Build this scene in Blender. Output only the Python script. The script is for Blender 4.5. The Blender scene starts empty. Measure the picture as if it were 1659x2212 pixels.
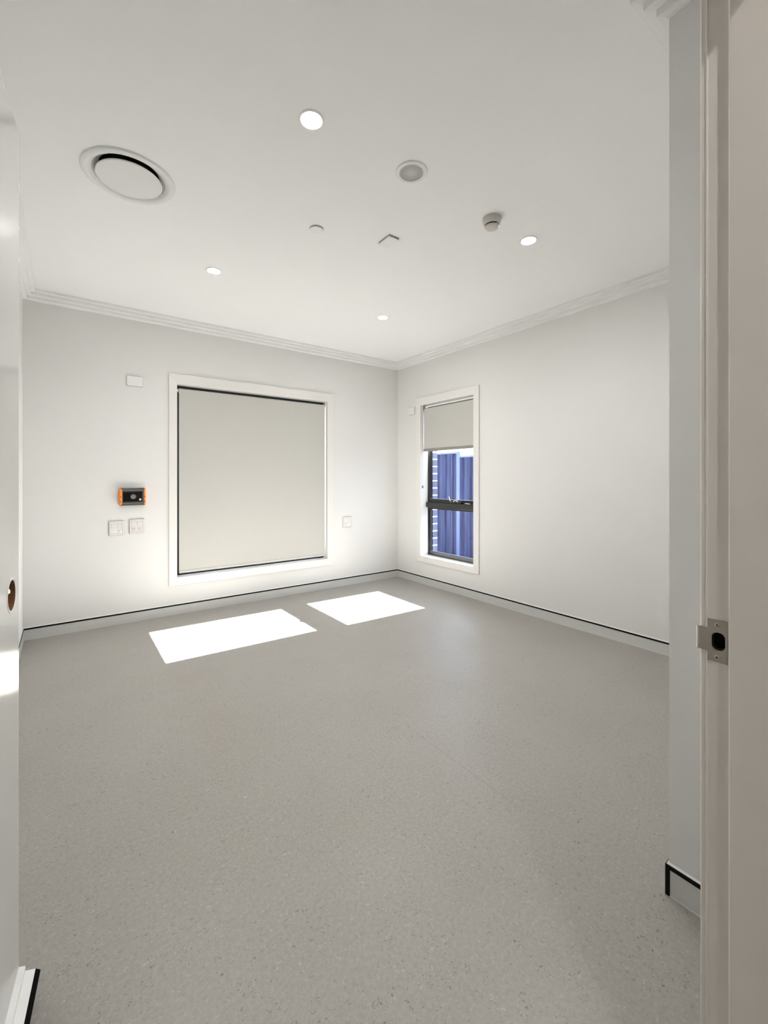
import bpy, bmesh, math, random
from mathutils import Vector, Matrix
random.seed(4)
PI = math.pi
S = bpy.context.scene
C = S.collection

# ------------------------------------------------------------------ camera
CAM_H = 1.229
cam_d = bpy.data.cameras.new('camera')
cam_d.sensor_fit = 'HORIZONTAL'; cam_d.sensor_width = 36.0
cam_d.lens = 932 / 1659 * 36.0
cam_d.shift_y = -72 / 1659
cam_d.clip_start = 0.01; cam_d.clip_end = 200
cam = bpy.data.objects.new('camera', cam_d); C.objects.link(cam)
cam.location = (0, 0, CAM_H)
cam.rotation_euler = (PI / 2, 0, math.radians(-36.534))
S.camera = cam

# ------------------------------------------------------------------ sky, sun, exposure
SKY = 2.4
SUN = 72.0
LAMP = 165.0
SPOT = 13.0
HALL_FILL = 400.0  # strength of the added, unseen hallway lamp
EXPO = 1.10
w = bpy.data.worlds.new('world'); S.world = w; w.use_nodes = True
bg = w.node_tree.nodes['Background']
bg.inputs['Color'].default_value = (0.80, 0.88, 1.0, 1); bg.inputs['Strength'].default_value = SKY
sd = bpy.data.lights.new('sun', 'SUN'); sd.energy = SUN; sd.angle = math.radians(0.2); sd.color = (1.0, 0.99, 0.975)
sun = bpy.data.objects.new('sun', sd); C.objects.link(sun)
sun.location = (9, 3, 4)
sun.rotation_euler = Vector((-1, 0.036, -0.540)).to_track_quat('-Z', 'Y').to_euler()
vs = S.view_settings
vs.view_transform = 'Standard'; vs.look = 'None'; vs.gamma = 1.0; vs.exposure = EXPO; vs.use_curve_mapping = False

# ------------------------------------------------------------------ room measures (metres)
XL, XR = -0.254, 3.370        # left and right wall faces
YB = 4.260                    # back wall face
YF = 0.262                    # room face of the door wall
XS, YS = 1.437, 0.523         # nib beside the door: face and end
H = 2.668
YH = 0.130                    # hall face of the door wall
XJ = 0.880                    # latch-side jamb
XH = -0.170                   # hinge-side jamb
DH = 2.062                    # underside of door head

# ------------------------------------------------------------------ materials
def srgb(r, g, b):
    f = lambda c: (c / 255 / 12.92) if c / 255 <= 0.04045 else ((c / 255 + 0.055) / 1.055) ** 2.4
    return (f(r), f(g), f(b), 1)

def mat(name, col, rough=0.5, metal=0.0, spec=0.5, bump=0.0, bscale=200.0, var=0.0, vscale=8.0, coat=0.0, emit=None, estr=0):
    m = bpy.data.materials.new(name); m.use_nodes = True
    nt = m.node_tree; p = nt.nodes['Principled BSDF']
    if len(col) == 3: col = (*col, 1)
    p.inputs['Base Color'].default_value = col
    p.inputs['Roughness'].default_value = rough
    p.inputs['Metallic'].default_value = metal
    p.inputs['Specular IOR Level'].default_value = spec
    p.inputs['Coat Weight'].default_value = coat
    if emit:
        p.inputs['Emission Color'].default_value = (*emit, 1); p.inputs['Emission Strength'].default_value = estr
    tc = nt.nodes.new('ShaderNodeTexCoord')
    if bump:
        n = nt.nodes.new('ShaderNodeTexNoise'); n.inputs['Scale'].default_value = bscale; n.inputs['Detail'].default_value = 3
        nt.links.new(tc.outputs['Object'], n.inputs['Vector'])
        b = nt.nodes.new('ShaderNodeBump'); b.inputs['Strength'].default_value = bump; b.inputs['Distance'].default_value = 0.002
        nt.links.new(n.outputs['Fac'], b.inputs['Height']); nt.links.new(b.outputs['Normal'], p.inputs['Normal'])
    if var:
        n = nt.nodes.new('ShaderNodeTexNoise'); n.inputs['Scale'].default_value = vscale; n.inputs['Detail'].default_value = 4
        nt.links.new(tc.outputs['Object'], n.inputs['Vector'])
        r = nt.nodes.new('ShaderNodeMapRange'); r.inputs['To Min'].default_value = 1 - var; r.inputs['To Max'].default_value = 1 + var
        nt.links.new(n.outputs['Fac'], r.inputs['Value'])
        mx = nt.nodes.new('ShaderNodeMix'); mx.data_type = 'RGBA'; mx.blend_type = 'MULTIPLY'; mx.inputs[0].default_value = 1
        mx.inputs[6].default_value = col
        nt.links.new(r.outputs['Result'], mx.inputs[7]); nt.links.new(mx.outputs[2], p.inputs['Base Color'])
    return m

M = {}
M['wall'] = mat('wall_paint', (0.775, 0.765, 0.748), 0.6, spec=0.3, bump=0.10, bscale=260, var=0.008, vscale=3)
M['ceiling'] = mat('ceiling_paint', (0.90, 0.90, 0.895), 0.75, spec=0.2, bump=0.04, bscale=150, var=0.006, vscale=2)
M['cornice'] = mat('cornice_paint', (0.88, 0.88, 0.875), 0.65, spec=0.25, var=0.005)
M['trim'] = mat('trim_gloss_paint', (0.80, 0.775, 0.745), 0.33, bump=0.03, bscale=90, var=0.005)
M['jamb'] = mat('jamb_gloss_paint', (0.80, 0.76, 0.715), 0.28, bump=0.05, bscale=60, var=0.008)
M['door'] = mat('door_gloss_paint', (0.72, 0.72, 0.70), 0.13, bump=0.045, bscale=55, var=0.01)
M['door_edge'] = mat('door_edge_paint', (0.80, 0.79, 0.77), 0.4, var=0.01)
M['timber'] = mat('raw_timber', (0.20, 0.085, 0.03), 0.8, bump=0.5, bscale=90, var=0.35, vscale=40)
M['black'] = mat('black_vinyl_trim', (0.004, 0.004, 0.004), 0.6, spec=0.15, var=0.05)
M['rubber'] = mat('black_rubber', (0.002, 0.002, 0.002), 0.8, spec=0.08, var=0.05)
M['caulk'] = mat('white_caulk', (0.82, 0.82, 0.80), 0.5, var=0.01)
M['frame'] = mat('black_aluminium', (0.012, 0.012, 0.013), 0.32, spec=0.5, var=0.05)
M['transom'] = mat('dark_aluminium', (0.022, 0.022, 0.022), 0.35, spec=0.5, var=0.05)
M['fabric'] = mat('blind_fabric', (0.545, 0.534, 0.500), 0.85, spec=0.1, bump=0.15, bscale=900, var=0.008, vscale=6)
M['rail'] = mat('blind_rail', (0.27, 0.26, 0.24), 0.5, var=0.01)
M['rail_a'] = mat('blind_rail_wrapped', (0.56, 0.552, 0.515), 0.7, var=0.01)
M['bracket'] = mat('grey_bracket_and_shadow_gap', (0.30, 0.29, 0.28), 0.5, var=0.03)  # brackets, and also the slabs painted in as shadow gaps
M['plastic'] = mat('white_plastic', (0.78, 0.75, 0.73), 0.35, var=0.005)
M['cover'] = mat('cover_plate_plastic', (0.80, 0.79, 0.775), 0.45, var=0.005)
M['plastic_w'] = mat('bright_white_plastic', (0.86, 0.86, 0.85), 0.3, var=0.005)
M['plastic_g'] = mat('aged_white_plastic', (0.58, 0.55, 0.51), 0.25, var=0.01)
M['slot'] = mat('pin_slot_dark', (0.05, 0.045, 0.04), 0.7, var=0.02)
M['vent'] = mat('vent_white_metal', (0.80, 0.80, 0.79), 0.45, var=0.005)
M['duct'] = mat('duct_black', (0.004, 0.004, 0.004), 0.9, var=0.05)
M['orange'] = mat('orange_plastic', (0.95, 0.27, 0.03), 0.4, var=0.02)
M['dgrey'] = mat('dark_grey_plastic', (0.075, 0.075, 0.072), 0.4, var=0.02)
M['glossblack'] = mat('gloss_black_panel', (0.003, 0.003, 0.003), 0.25, spec=0.3, var=0.02)
M['button'] = mat('grey_button', (0.25, 0.24, 0.22), 0.35, metal=0.3, var=0.05)
M['steel'] = mat('brushed_steel', (0.42, 0.385, 0.34), 0.33, metal=1.0, bump=0.08, bscale=400, var=0.05, vscale=30)
M['screw'] = mat('screw_steel', (0.62, 0.59, 0.54), 0.25, metal=1.0, var=0.03)
M['chrome'] = mat('bright_metal', (0.85, 0.85, 0.85), 0.15, metal=1.0, var=0.02)
M['mortar_sill'] = mat('pale_sill', (0.75, 0.76, 0.78), 0.6, var=0.03)
M['post'] = mat('fence_post_steel', (0.10, 0.13, 0.28), 0.4, var=0.05, vscale=4)
M['ground'] = mat('concrete_path', (0.42, 0.41, 0.39), 0.85, bump=0.2, bscale=60, var=0.08, vscale=3)
M['lens'] = mat('downlight_lens', (1, 1, 1), 0.4, emit=(1.0, 0.99, 0.985), estr=LAMP, var=0.0)
M['hall_fill_lens'] = mat('hall_fill_glow', (1, 1, 1), 0.4, emit=(1.0, 0.95, 0.89), estr=HALL_FILL, var=0.0)  # glow of the added hallway lamp

def floor_mat():
    m = bpy.data.materials.new('speckled_vinyl'); m.use_nodes = True
    nt = m.node_tree; L = nt.links; p = nt.nodes['Principled BSDF']; N = nt.nodes.new
    tc = N('ShaderNodeTexCoord')
    def noise(scale, detail=3, rough=0.5, dist=0.0, vec=None):
        n = N('ShaderNodeTexNoise'); n.inputs['Scale'].default_value = scale; n.inputs['Detail'].default_value = detail
        n.inputs['Roughness'].default_value = rough; n.inputs['Distortion'].default_value = dist
        L.new(vec or tc.outputs['Object'], n.inputs['Vector']); return n.outputs['Fac']
    def ramp(f, a, b, c0, c1):
        r = N('ShaderNodeMapRange'); r.inputs['From Min'].default_value = a; r.inputs['From Max'].default_value = b
        r.inputs['To Min'].default_value = c0; r.inputs['To Max'].default_value = c1; L.new(f, r.inputs['Value']); return r.outputs['Result']
    def mixc(fac, a, b):
        x = N('ShaderNodeMix'); x.data_type = 'RGBA'
        if isinstance(fac, float): x.inputs[0].default_value = fac
        else: L.new(fac, x.inputs[0])
        for i, c in ((6, a), (7, b)):
            if isinstance(c, tuple): x.inputs[i].default_value = c
            else: L.new(c, x.inputs[i])
        return x.outputs[2]
    base = mixc(ramp(noise(1.3, 3), 0.3, 0.7, 0, 1), (0.335, 0.313, 0.282, 1), (0.356, 0.341, 0.314, 1))
    base = mixc(ramp(noise(85, 5, 0.65), 0.38, 0.62, 0, 1), mixc(0.22, base, (0.43, 0.405, 0.365, 1)), mixc(0.26, base, (0.245, 0.225, 0.20, 1)))
    # dark chips and pale chips, both a few millimetres long
    dark = ramp(noise(105, 2, 0.5, 1.6), 0.63, 0.68, 0, 1)
    pale = ramp(noise(95, 2, 0.5, 1.8, None), 0.36, 0.31, 0, 1)
    mask = ramp(noise(7, 2), 0.35, 0.6, 0.25, 1)
    mm = N('ShaderNodeMath'); mm.operation = 'MULTIPLY'; L.new(dark, mm.inputs[0]); L.new(mask, mm.inputs[1])
    base = mixc(ramp(mm.outputs[0], 0, 1, 0, 0.7), base, (0.12, 0.105, 0.095, 1))
    base = mixc(ramp(pale, 0, 1, 0, 0.55), base, (0.52, 0.49, 0.445, 1))
    # one welded sheet seam running away from the door
    sx = N('ShaderNodeSeparateXYZ'); L.new(tc.outputs['Object'], sx.inputs[0])
    d = N('ShaderNodeMath'); d.operation = 'SUBTRACT'; L.new(sx.outputs['X'], d.inputs[0]); d.inputs[1].default_value = 1.366
    a = N('ShaderNodeMath'); a.operation = 'ABSOLUTE'; L.new(d.outputs[0], a.inputs[0])
    ym = ramp(sx.outputs['Y'], 1.75, 1.45, 0, 1); yn = ramp(sx.outputs['Y'], 0.85, 1.15, 0, 1)
    m1 = N('ShaderNodeMath'); m1.operation = 'MULTIPLY'; L.new(ym, m1.inputs[0]); L.new(yn, m1.inputs[1])
    m2 = N('ShaderNodeMath'); m2.operation = 'MULTIPLY'; L.new(ramp(a.outputs[0], 0.0008, 0.0020, 0.6, 0), m2.inputs[0]); L.new(m1.outputs[0], m2.inputs[1]); seam = m2.outputs[0]
    base = mixc(seam, base, (0.19, 0.175, 0.16, 1))
    L.new(base, p.inputs['Base Color'])
    L.new(ramp(noise(3.0, 4), 0.3, 0.7, 0.36, 0.44), p.inputs['Roughness'])
    p.inputs['Specular IOR Level'].default_value = 0.5
    b = N('ShaderNodeBump'); b.inputs['Strength'].default_value = 0.10; b.inputs['Distance'].default_value = 0.002
    L.new(noise(160, 3), b.inputs['Height']); L.new(b.outputs['Normal'], p.inputs['Normal'])
    return m
M['floor'] = floor_mat()
M['skirt'] = mat('grey_vinyl_skirting', (0.62, 0.62, 0.595), 0.42, spec=0.4, bump=0.05, bscale=160, var=0.03, vscale=30)

def glass_mat():
    m = bpy.data.materials.new('window_glass'); m.use_nodes = True
    nt = m.node_tree; nt.nodes.clear()
    o = nt.nodes.new('ShaderNodeOutputMaterial'); t = nt.nodes.new('ShaderNodeBsdfTransparent'); g = nt.nodes.new('ShaderNodeBsdfGlossy')
    g.inputs['Roughness'].default_value = 0.02; t.inputs['Color'].default_value = (0.93, 0.95, 0.96, 1)
    mx = nt.nodes.new('ShaderNodeMixShader'); mx.inputs[0].default_value = 0.035
    nt.links.new(t.outputs[0], mx.inputs[1]); nt.links.new(g.outputs[0], mx.inputs[2]); nt.links.new(mx.outputs[0], o.inputs[0])
    return m
M['glass'] = glass_mat()

def brick_mat():
    m = bpy.data.materials.new('grey_blue_brick'); m.use_nodes = True
    nt = m.node_tree; p = nt.nodes['Principled BSDF']; p.inputs['Roughness'].default_value = 0.85
    tc = nt.nodes.new('ShaderNodeTexCoord'); sx = nt.nodes.new('ShaderNodeSeparateXYZ'); cx = nt.nodes.new('ShaderNodeCombineXYZ')
    ad = nt.nodes.new('ShaderNodeMath'); ad.operation = 'ADD'
    nt.links.new(tc.outputs['Object'], sx.inputs[0]); nt.links.new(sx.outputs['X'], ad.inputs[0]); nt.links.new(sx.outputs['Y'], ad.inputs[1])
    nt.links.new(ad.outputs[0], cx.inputs['X']); nt.links.new(sx.outputs['Z'], cx.inputs['Y'])
    b = nt.nodes.new('ShaderNodeTexBrick'); b.inputs['Scale'].default_value = 1.0
    b.inputs['Brick Width'].default_value = 0.24; b.inputs['Row Height'].default_value = 0.086; b.inputs['Mortar Size'].default_value = 0.007
    b.inputs['Color1'].default_value = (0.025, 0.035, 0.085, 1); b.inputs['Color2'].default_value = (0.045, 0.06, 0.13, 1); b.inputs['Mortar'].default_value = (0.55, 0.56, 0.58, 1)
    nt.links.new(cx.outputs[0], b.inputs['Vector']); nt.links.new(b.outputs['Color'], p.inputs['Base Color'])
    bp = nt.nodes.new('ShaderNodeBump'); bp.inputs['Strength'].default_value = 0.4; bp.inputs['Distance'].default_value = 0.004; bp.invert = True
    nt.links.new(b.outputs['Fac'], bp.inputs['Height']); nt.links.new(bp.outputs['Normal'], p.inputs['Normal'])
    return m
M['brick'] = brick_mat()

def fence_mat():
    m = bpy.data.materials.new('blue_steel_fence_sheet'); m.use_nodes = True
    nt = m.node_tree; p = nt.nodes['Principled BSDF']; p.inputs['Roughness'].default_value = 0.45; p.inputs['Specular IOR Level'].default_value = 0.25
    tc = nt.nodes.new('ShaderNodeTexCoord'); mp = nt.nodes.new('ShaderNodeMapping'); mp.inputs['Scale'].default_value = (1, 14, 1.2)
    n = nt.nodes.new('ShaderNodeTexNoise'); n.inputs['Scale'].default_value = 1.6; n.inputs['Detail'].default_value = 5
    nt.links.new(tc.outputs['Object'], mp.inputs[0]); nt.links.new(mp.outputs[0], n.inputs['Vector'])
    r = nt.nodes.new('ShaderNodeValToRGB'); r.color_ramp.elements[0].position = 0.35; r.color_ramp.elements[1].position = 0.72
    r.color_ramp.elements[0].color = (0.012, 0.017, 0.060, 1); r.color_ramp.elements[1].color = (0.034, 0.050, 0.150, 1)
    nt.links.new(n.outputs['Fac'], r.inputs[0]); nt.links.new(r.outputs[0], p.inputs['Base Color'])
    return m
M['fence'] = fence_mat()

def mesh_grille_mat():
    m = bpy.data.materials.new('speaker_mesh'); m.use_nodes = True
    nt = m.node_tree; p = nt.nodes['Principled BSDF']; p.inputs['Roughness'].default_value = 0.5
    tc = nt.nodes.new('ShaderNodeTexCoord'); v = nt.nodes.new('ShaderNodeTexVoronoi'); v.inputs['Scale'].default_value = 420; v.inputs['Randomness'].default_value = 0.0
    nt.links.new(tc.outputs['Object'], v.inputs['Vector'])
    r = nt.nodes.new('ShaderNodeValToRGB'); r.color_ramp.elements[0].position = 0.25; r.color_ramp.elements[1].position = 0.5
    r.color_ramp.elements[0].color = (0.22, 0.22, 0.21, 1); r.color_ramp.elements[1].color = (0.55, 0.54, 0.52, 1)
    nt.links.new(v.outputs['Distance'], r.inputs[0]); nt.links.new(r.outputs[0], p.inputs['Base Color'])
    return m
M['grille'] = mesh_grille_mat()

# ------------------------------------------------------------------ mesh helpers
def new(): return bmesh.new()

def box(bm, x0, x1, y0, y1, z0, z1):
    v = [bm.verts.new(p) for p in ((x0, y0, z0), (x1, y0, z0), (x1, y1, z0), (x0, y1, z0), (x0, y0, z1), (x1, y0, z1), (x1, y1, z1), (x0, y1, z1))]
    for f in ((0, 3, 2, 1), (4, 5, 6, 7), (0, 1, 5, 4), (1, 2, 6, 5), (2, 3, 7, 6), (3, 0, 4, 7)):
        bm.faces.new([v[i] for i in f])
    return bm

def prism(bm, a, b):
    """solid between two matching rings of 3-D points"""
    A = [bm.verts.new(p) for p in a]; B = [bm.verts.new(p) for p in b]; n = len(A)
    bm.faces.new(A); bm.faces.new(B[::-1])
    for i in range(n):
        j = (i + 1) % n; bm.faces.new((A[i], B[i], B[j], A[j]))
    return bm

def lathe(bm, prof, c, axis='Z', seg=64, sign=1, close=True):
    """prof = (radius, height) pairs about an axis through c; a radius of 0 closes the end"""
    def P(r, h, t):
        a, b = r * math.cos(t), r * math.sin(t); h *= sign
        if axis == 'Z': return (c[0] + a, c[1] + b, c[2] + h)
        if axis == 'Y': return (c[0] + a, c[1] + h, c[2] + b)
        return (c[0] + h, c[1] + a, c[2] + b)
    rings = []
    for r, h in prof:
        if r < 1e-6: rings.append([bm.verts.new(P(0, h, 0))])
        else: rings.append([bm.verts.new(P(r, h, 2 * PI * k / seg)) for k in range(seg)])
    for A, B in zip(rings, rings[1:]):
        for k in range(seg):
            j = (k + 1) % seg
            if len(A) == 1 and len(B) == 1: continue
            if len(A) == 1: bm.faces.new((A[0], B[k], B[j]))
            elif len(B) == 1: bm.faces.new((A[k], B[0], A[j]))
            else: bm.faces.new((A[k], B[k], B[j], A[j]))
    return bm

def rrect(w, h, r, n=6):
    out = []
    for cx, cy, a0 in ((w / 2 - r, h / 2 - r, 0), (-w / 2 + r, h / 2 - r, PI / 2), (-w / 2 + r, -h / 2 + r, PI), (w / 2 - r, -h / 2 + r, 1.5 * PI)):
        for k in range(n + 1):
            t = a0 + PI / 2 * k / n; out.append((cx + r * math.cos(t), cy + r * math.sin(t)))
    return out

def slab(bm, outline, to3d, layers):
    """layers = (inset, height) pairs: a bevelled slab whose outline shrinks by inset about its centre"""
    ox = sum(p[0] for p in outline) / len(outline); oy = sum(p[1] for p in outline) / len(outline)
    wx = max(abs(p[0] - ox) for p in outline); wy = max(abs(p[1] - oy) for p in outline)
    rings = []
    for ins, hh in layers:
        rings.append([bm.verts.new(to3d(ox + (p[0] - ox) * (1 - ins / wx), oy + (p[1] - oy) * (1 - ins / wy), hh)) for p in outline])
    bm.faces.new(rings[0]); bm.faces.new(rings[-1][::-1])
    n = len(outline)
    for A, B in zip(rings, rings[1:]):
        for i in range(n):
            j = (i + 1) % n; bm.faces.new((A[i], B[i], B[j], A[j]))
    return bm

def tube(bm, pts, r, seg=8):
    pts = [Vector(p) for p in pts]; rings = []
    for i, p in enumerate(pts):
        d = (pts[min(i + 1, len(pts) - 1)] - pts[max(i - 1, 0)]).normalized()
        u = d.cross(Vector((0.31, 0.95, 0.05))).normalized(); v = d.cross(u)
        rings.append([bm.verts.new(p + u * r * math.cos(2 * PI * k / seg) + v * r * math.sin(2 * PI * k / seg)) for k in range(seg)])
    for A, B in zip(rings, rings[1:]):
        for k in range(seg):
            j = (k + 1) % seg; bm.faces.new((A[k], B[k], B[j], A[j]))
    bm.faces.new(rings[0]); bm.faces.new(rings[-1][::-1])
    return bm

def obj(name, bm, m, parent=None, bevel=0.0, smooth=False, seg=2, loc=None):
    bmesh.ops.recalc_face_normals(bm, faces=bm.faces)
    me = bpy.data.meshes.new(name); bm.to_mesh(me); bm.free()
    if loc:                                   # keep mesh coordinates local to a sensible origin
        me.transform(Matrix.Translation(-Vector(loc)))
    me.materials.append(m)
    o = bpy.data.objects.new(name, me); C.objects.link(o)
    if loc: o.location = loc
    if parent:
        o.parent = parent
        if not loc: o.location = -Vector(parent.location) if parent.parent is None and parent.type == 'EMPTY' else (0, 0, 0)
    if smooth:
        for p in me.polygons: p.use_smooth = True
        me.set_sharp_from_angle(angle=math.radians(35))
    if bevel:
        b = o.modifiers.new('bevel', 'BEVEL'); b.width = bevel; b.segments = seg; b.limit_method = 'ANGLE'
        b.angle_limit = math.radians(30); b.harden_normals = False
        for p in me.polygons: p.use_smooth = True
        me.set_sharp_from_angle(angle=math.radians(35))
    return o

def empty(name, loc):
    o = bpy.data.objects.new(name, None); C.objects.link(o); o.location = loc; o.empty_display_size = 0.05
    return o

def tag(o, label=None, cat=None, group=None, kind=None):
    if label: o['label'] = label
    if cat: o['category'] = cat
    if group: o['group'] = group
    if kind: o['kind'] = kind
    return o

def struct(o, label, cat): return tag(o, label, cat, kind='structure')

def mesh_only(name, bm, m): return obj(name, bm, m)

# ------------------------------------------------------------------ room shell
HX0, HX1, HY0 = -1.6, 2.6, -1.35           # hall limits
o = obj('floor', box(new(), HX0 - 0.1, XR + 0.02, HY0 - 0.1, YB + 0.02, -0.08, 0), M['floor']); struct(o, 'pale grey speckled vinyl floor with two bright sun patches', 'floor')
o = obj('ceiling', box(new(), HX0 - 0.1, XR + 0.13, HY0 - 0.1, YB + 0.13, H, H + 0.1), M['ceiling']); struct(o, 'plain white plaster ceiling over the room', 'ceiling')

# window openings (face of the finished reveal)
A = dict(x0=0.820, x1=2.363, z0=0.335, z1=2.088)      # wide window in the back wall
B = dict(y0=3.000, y1=3.815, z0=0.328, z1=2.090)      # narrow window in the right wall
e = 0.012
bm = new()
box(bm, XL - 0.1, A['x0'] - e, YB, YB + 0.125, 0, H); box(bm, A['x1'] + e, XR + 0.125, YB, YB + 0.125, 0, H)
box(bm, A['x0'] - e, A['x1'] + e, YB, YB + 0.125, 0, A['z0'] - e); box(bm, A['x0'] - e, A['x1'] + e, YB, YB + 0.125, A['z1'] + e, H)
o = obj('wall_back', bm, M['wall']); struct(o, 'white wall at the far end holding the wide covered window', 'wall')
bm = new()
box(bm, XR, XR + 0.125, YS - 0.3, B['y0'] - e, 0, H); box(bm, XR, XR + 0.125, B['y1'] + e, YB, 0, H)
box(bm, XR, XR + 0.125, B['y0'] - e, B['y1'] + e, 0, B['z0'] - e); box(bm, XR, XR + 0.125, B['y0'] - e, B['y1'] + e, B['z1'] + e, H)
o = obj('wall_right', bm, M['wall']); struct(o, 'long white wall on the right holding the narrow window', 'wall')
o = obj('wall_left', box(new(), XL - 0.1, XL, YF, YB, 0, H), M['wall']); struct(o, 'white wall behind the open door, a sliver in view', 'wall')
bm = new()
box(bm, XJ + 0.02, XS, YH, YF, 0, H); box(bm, HX0, XH - 0.02, YH, YF, 0, H); box(bm, XH - 0.02, XJ + 0.02, YH, YF, DH + 0.02, H)
box(bm, XS, XR, YH, YS, 0, H)
o = obj('wall_front', bm, M['wall']); struct(o, 'white wall nib beside the door frame at the right', 'wall')
bm = new()
box(bm, HX0 - 0.1, HX0, HY0, YF, 0, H); box(bm, HX1, HX1 + 0.1, HY0, YH, 0, H); box(bm, HX0 - 0.1, HX1 + 0.1, HY0 - 0.1, HY0, 0, H)
o = obj('wall_hall', bm, M['wall']); struct(o, 'white hallway walls behind the doorway', 'wall')

# outer brick skin round both windows
bm = new()
bx0, bx1 = XR + 0.14, XR + 0.25
box(bm, bx0, bx1, -1.5, B['y0'] - 0.005, -0.4, 2.7); box(bm, bx0, bx1, B['y1'] - 0.012, YB + 0.25, -0.4, 2.7)
box(bm, bx0, bx1, B['y0'] - 0.005, B['y1'] - 0.012, -0.4, B['z0'] - 0.03); box(bm, bx0, bx1, B['y0'] - 0.005, B['y1'] - 0.012, B['z1'] + 0.01, 2.7)
by0, by1 = YB + 0.14, YB + 0.25
box(bm, XL - 0.3, A['x0'] + 0.012, by0, by1, -0.4, 2.7); box(bm, A['x1'] - 0.0, bx0, by0, by1, -0.4, 2.7)
box(bm, A['x0'] + 0.012, A['x1'], by0, by1, -0.4, A['z0'] - 0.03); box(bm, A['x0'] + 0.012, A['x1'], by0, by1, A['z1'] + 0.01, 2.7)
o = obj('wall_outside', bm, M['brick']); struct(o, 'dark brick outer wall edge seen through the narrow window', 'wall')
o = obj('sun_block_eave', box(new(), XR + 0.26, XR + 0.80, -1.5, YB + 0.3, 2.43, 2.62), M['cornice']); struct(o, 'added unseen eave over the narrow window, blocking stray sun', 'eave')  # added out of view to stop sun slipping in above the blind
o = obj('ground', box(new(), XR + 0.25, 16, -8, 16, -0.5, -0.32), M['ground']); struct(o, 'concrete ground outside the narrow window', 'ground')
bm = box(new(), XL - 4, XR + 0.25, YB + 0.25, 16, -0.5, -0.32)
o = obj('ground', bm, M['ground']); struct(o, 'concrete ground outside the wide window', 'ground')

# ------------------------------------------------------------------ cornices and skirtings, mitred at each corner
LOOP = [(XL, YB), (XL, YF), (XS, YF), (XS, YS), (XR, YS), (XR, YB)]
def inward(i):                       # inward normal of segment i -> i+1 (loop runs with the room on its left)
    a = Vector(LOOP[i]); b = Vector(LOOP[(i + 1) % 6]); d = (b - a).normalized(); return Vector((-d.y, d.x))
def miter(i, o_):                    # the point at vertex i offset by o_ into the room
    n0, n1 = inward(i - 1), inward(i); p = Vector(LOOP[i % 6]); return p + n0 * o_ + n1 * o_
def run(bm, i, prof, a=None, b=None):
    """prof = (offset, z); a / b override the mitre with a plain cut at that point"""
    n = inward(i); A_, B_ = [], []
    for o_, z in prof:
        p = miter(i, o_) if a is None else Vector(a) + n * o_
        q = miter((i + 1) % 6, o_) if b is None else Vector(b) + n * o_
        A_.append((p.x, p.y, z)); B_.append((q.x, q.y, z))
    return prism(bm, A_, B_)
K = 0.0765
step = [(0, H), (K, H), (K, H - 0.0195), (K - 0.001, H - 0.021), (0.0505, H - 0.0225), (0.0505, H - 0.0440), (0.0495, H - 0.0455), (0.0250, H - 0.047),
        (0.0250, H - 0.0685), (0.024, H - 0.070), (0.006, H - 0.072), (0.004, H - 0.0775), (0, H - 0.0775)]
names = ['left', 'front', 'nib', 'closet', 'right', 'back']
words = ['above the open door on the left wall', 'over the doorway', 'on the wall nib beside the door frame', 'turning the corner past the wall nib', 'along the top of the right wall', 'along the top of the back wall']
for i in range(6):
    o = obj('trim_%d' % (i + 1), run(new(), i, step), M['cornice'])
    struct(o, 'white three-step plaster cornice ' + words[i], 'cornice')
swords = ['behind the open door', '', 'at the foot of the wall nib by the door frame', 'past the wall nib', 'along the right wall', 'along the back wall']
for i in range(6):
    a = b = None
    if i == 1: a = (XJ + 0.075, YF)
    if i == 0: b = (XL, 0.45)
    if i == 1: swords[i] = 'between the door frame and the wall nib'
    face = obj('baseboard_' + names[i], run(new(), i, [(0, 0), (0.0075, 0), (0.0062, 0.004), (0.0055, 0.080), (0, 0.080)], a, b), M['skirt'])
    struct(face, 'grey vinyl skirting with a thin black top edge ' + swords[i], 'skirting')
    cap = obj('capping', run(new(), i, [(0, 0.0785), (0.0075, 0.0785), (0.0080, 0.0895), (0.006, 0.0910), (0, 0.0910)], a, b), M['black'], face)
    tag(cap, 'black capping strip')
    cb = obj('caulk_bead', run(new(), i, [(0, 0.0900), (0.0055, 0.0908), (0.0045, 0.0922), (0, 0.0955)], a, b), M['caulk'], face)
    tag(cb, 'white caulk line')
    if i == 2:
        ec = obj('corner_cap', box(new(), XS - 0.0085, XS + 0.004, YS - 0.004, YS + 0.0085, 0.0, 0.091), M['black'], face, bevel=0.002)
        tag(ec, 'black vertical corner strip')

# ------------------------------------------------------------------ windows
def ring_xz(bm, x0, x1, z0, z1, w_, y0, y1):
    """mitred rectangular ring in an x-z plane: w_ = board width outwards (or a 4-tuple left,right,bottom,top)"""
    l, r, b, t = w_ if isinstance(w_, tuple) else (w_,) * 4
    I = [(x0, z0), (x1, z0), (x1, z1), (x0, z1)]; O = [(x0 - l, z0 - b), (x1 + r, z0 - b), (x1 + r, z1 + t), (x0 - l, z1 + t)]
    for k in range(4):
        j = (k + 1) % 4
        q = [I[k], I[j], O[j], O[k]]
        prism(bm, [(p[0], y0, p[1]) for p in q], [(p[0], y1, p[1]) for p in q])
    return bm
def swapxy(bm):                              # turn x-z work into y-z work
    for v in bm.verts: v.co.x, v.co.y = v.co.y, v.co.x
    return bm

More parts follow.
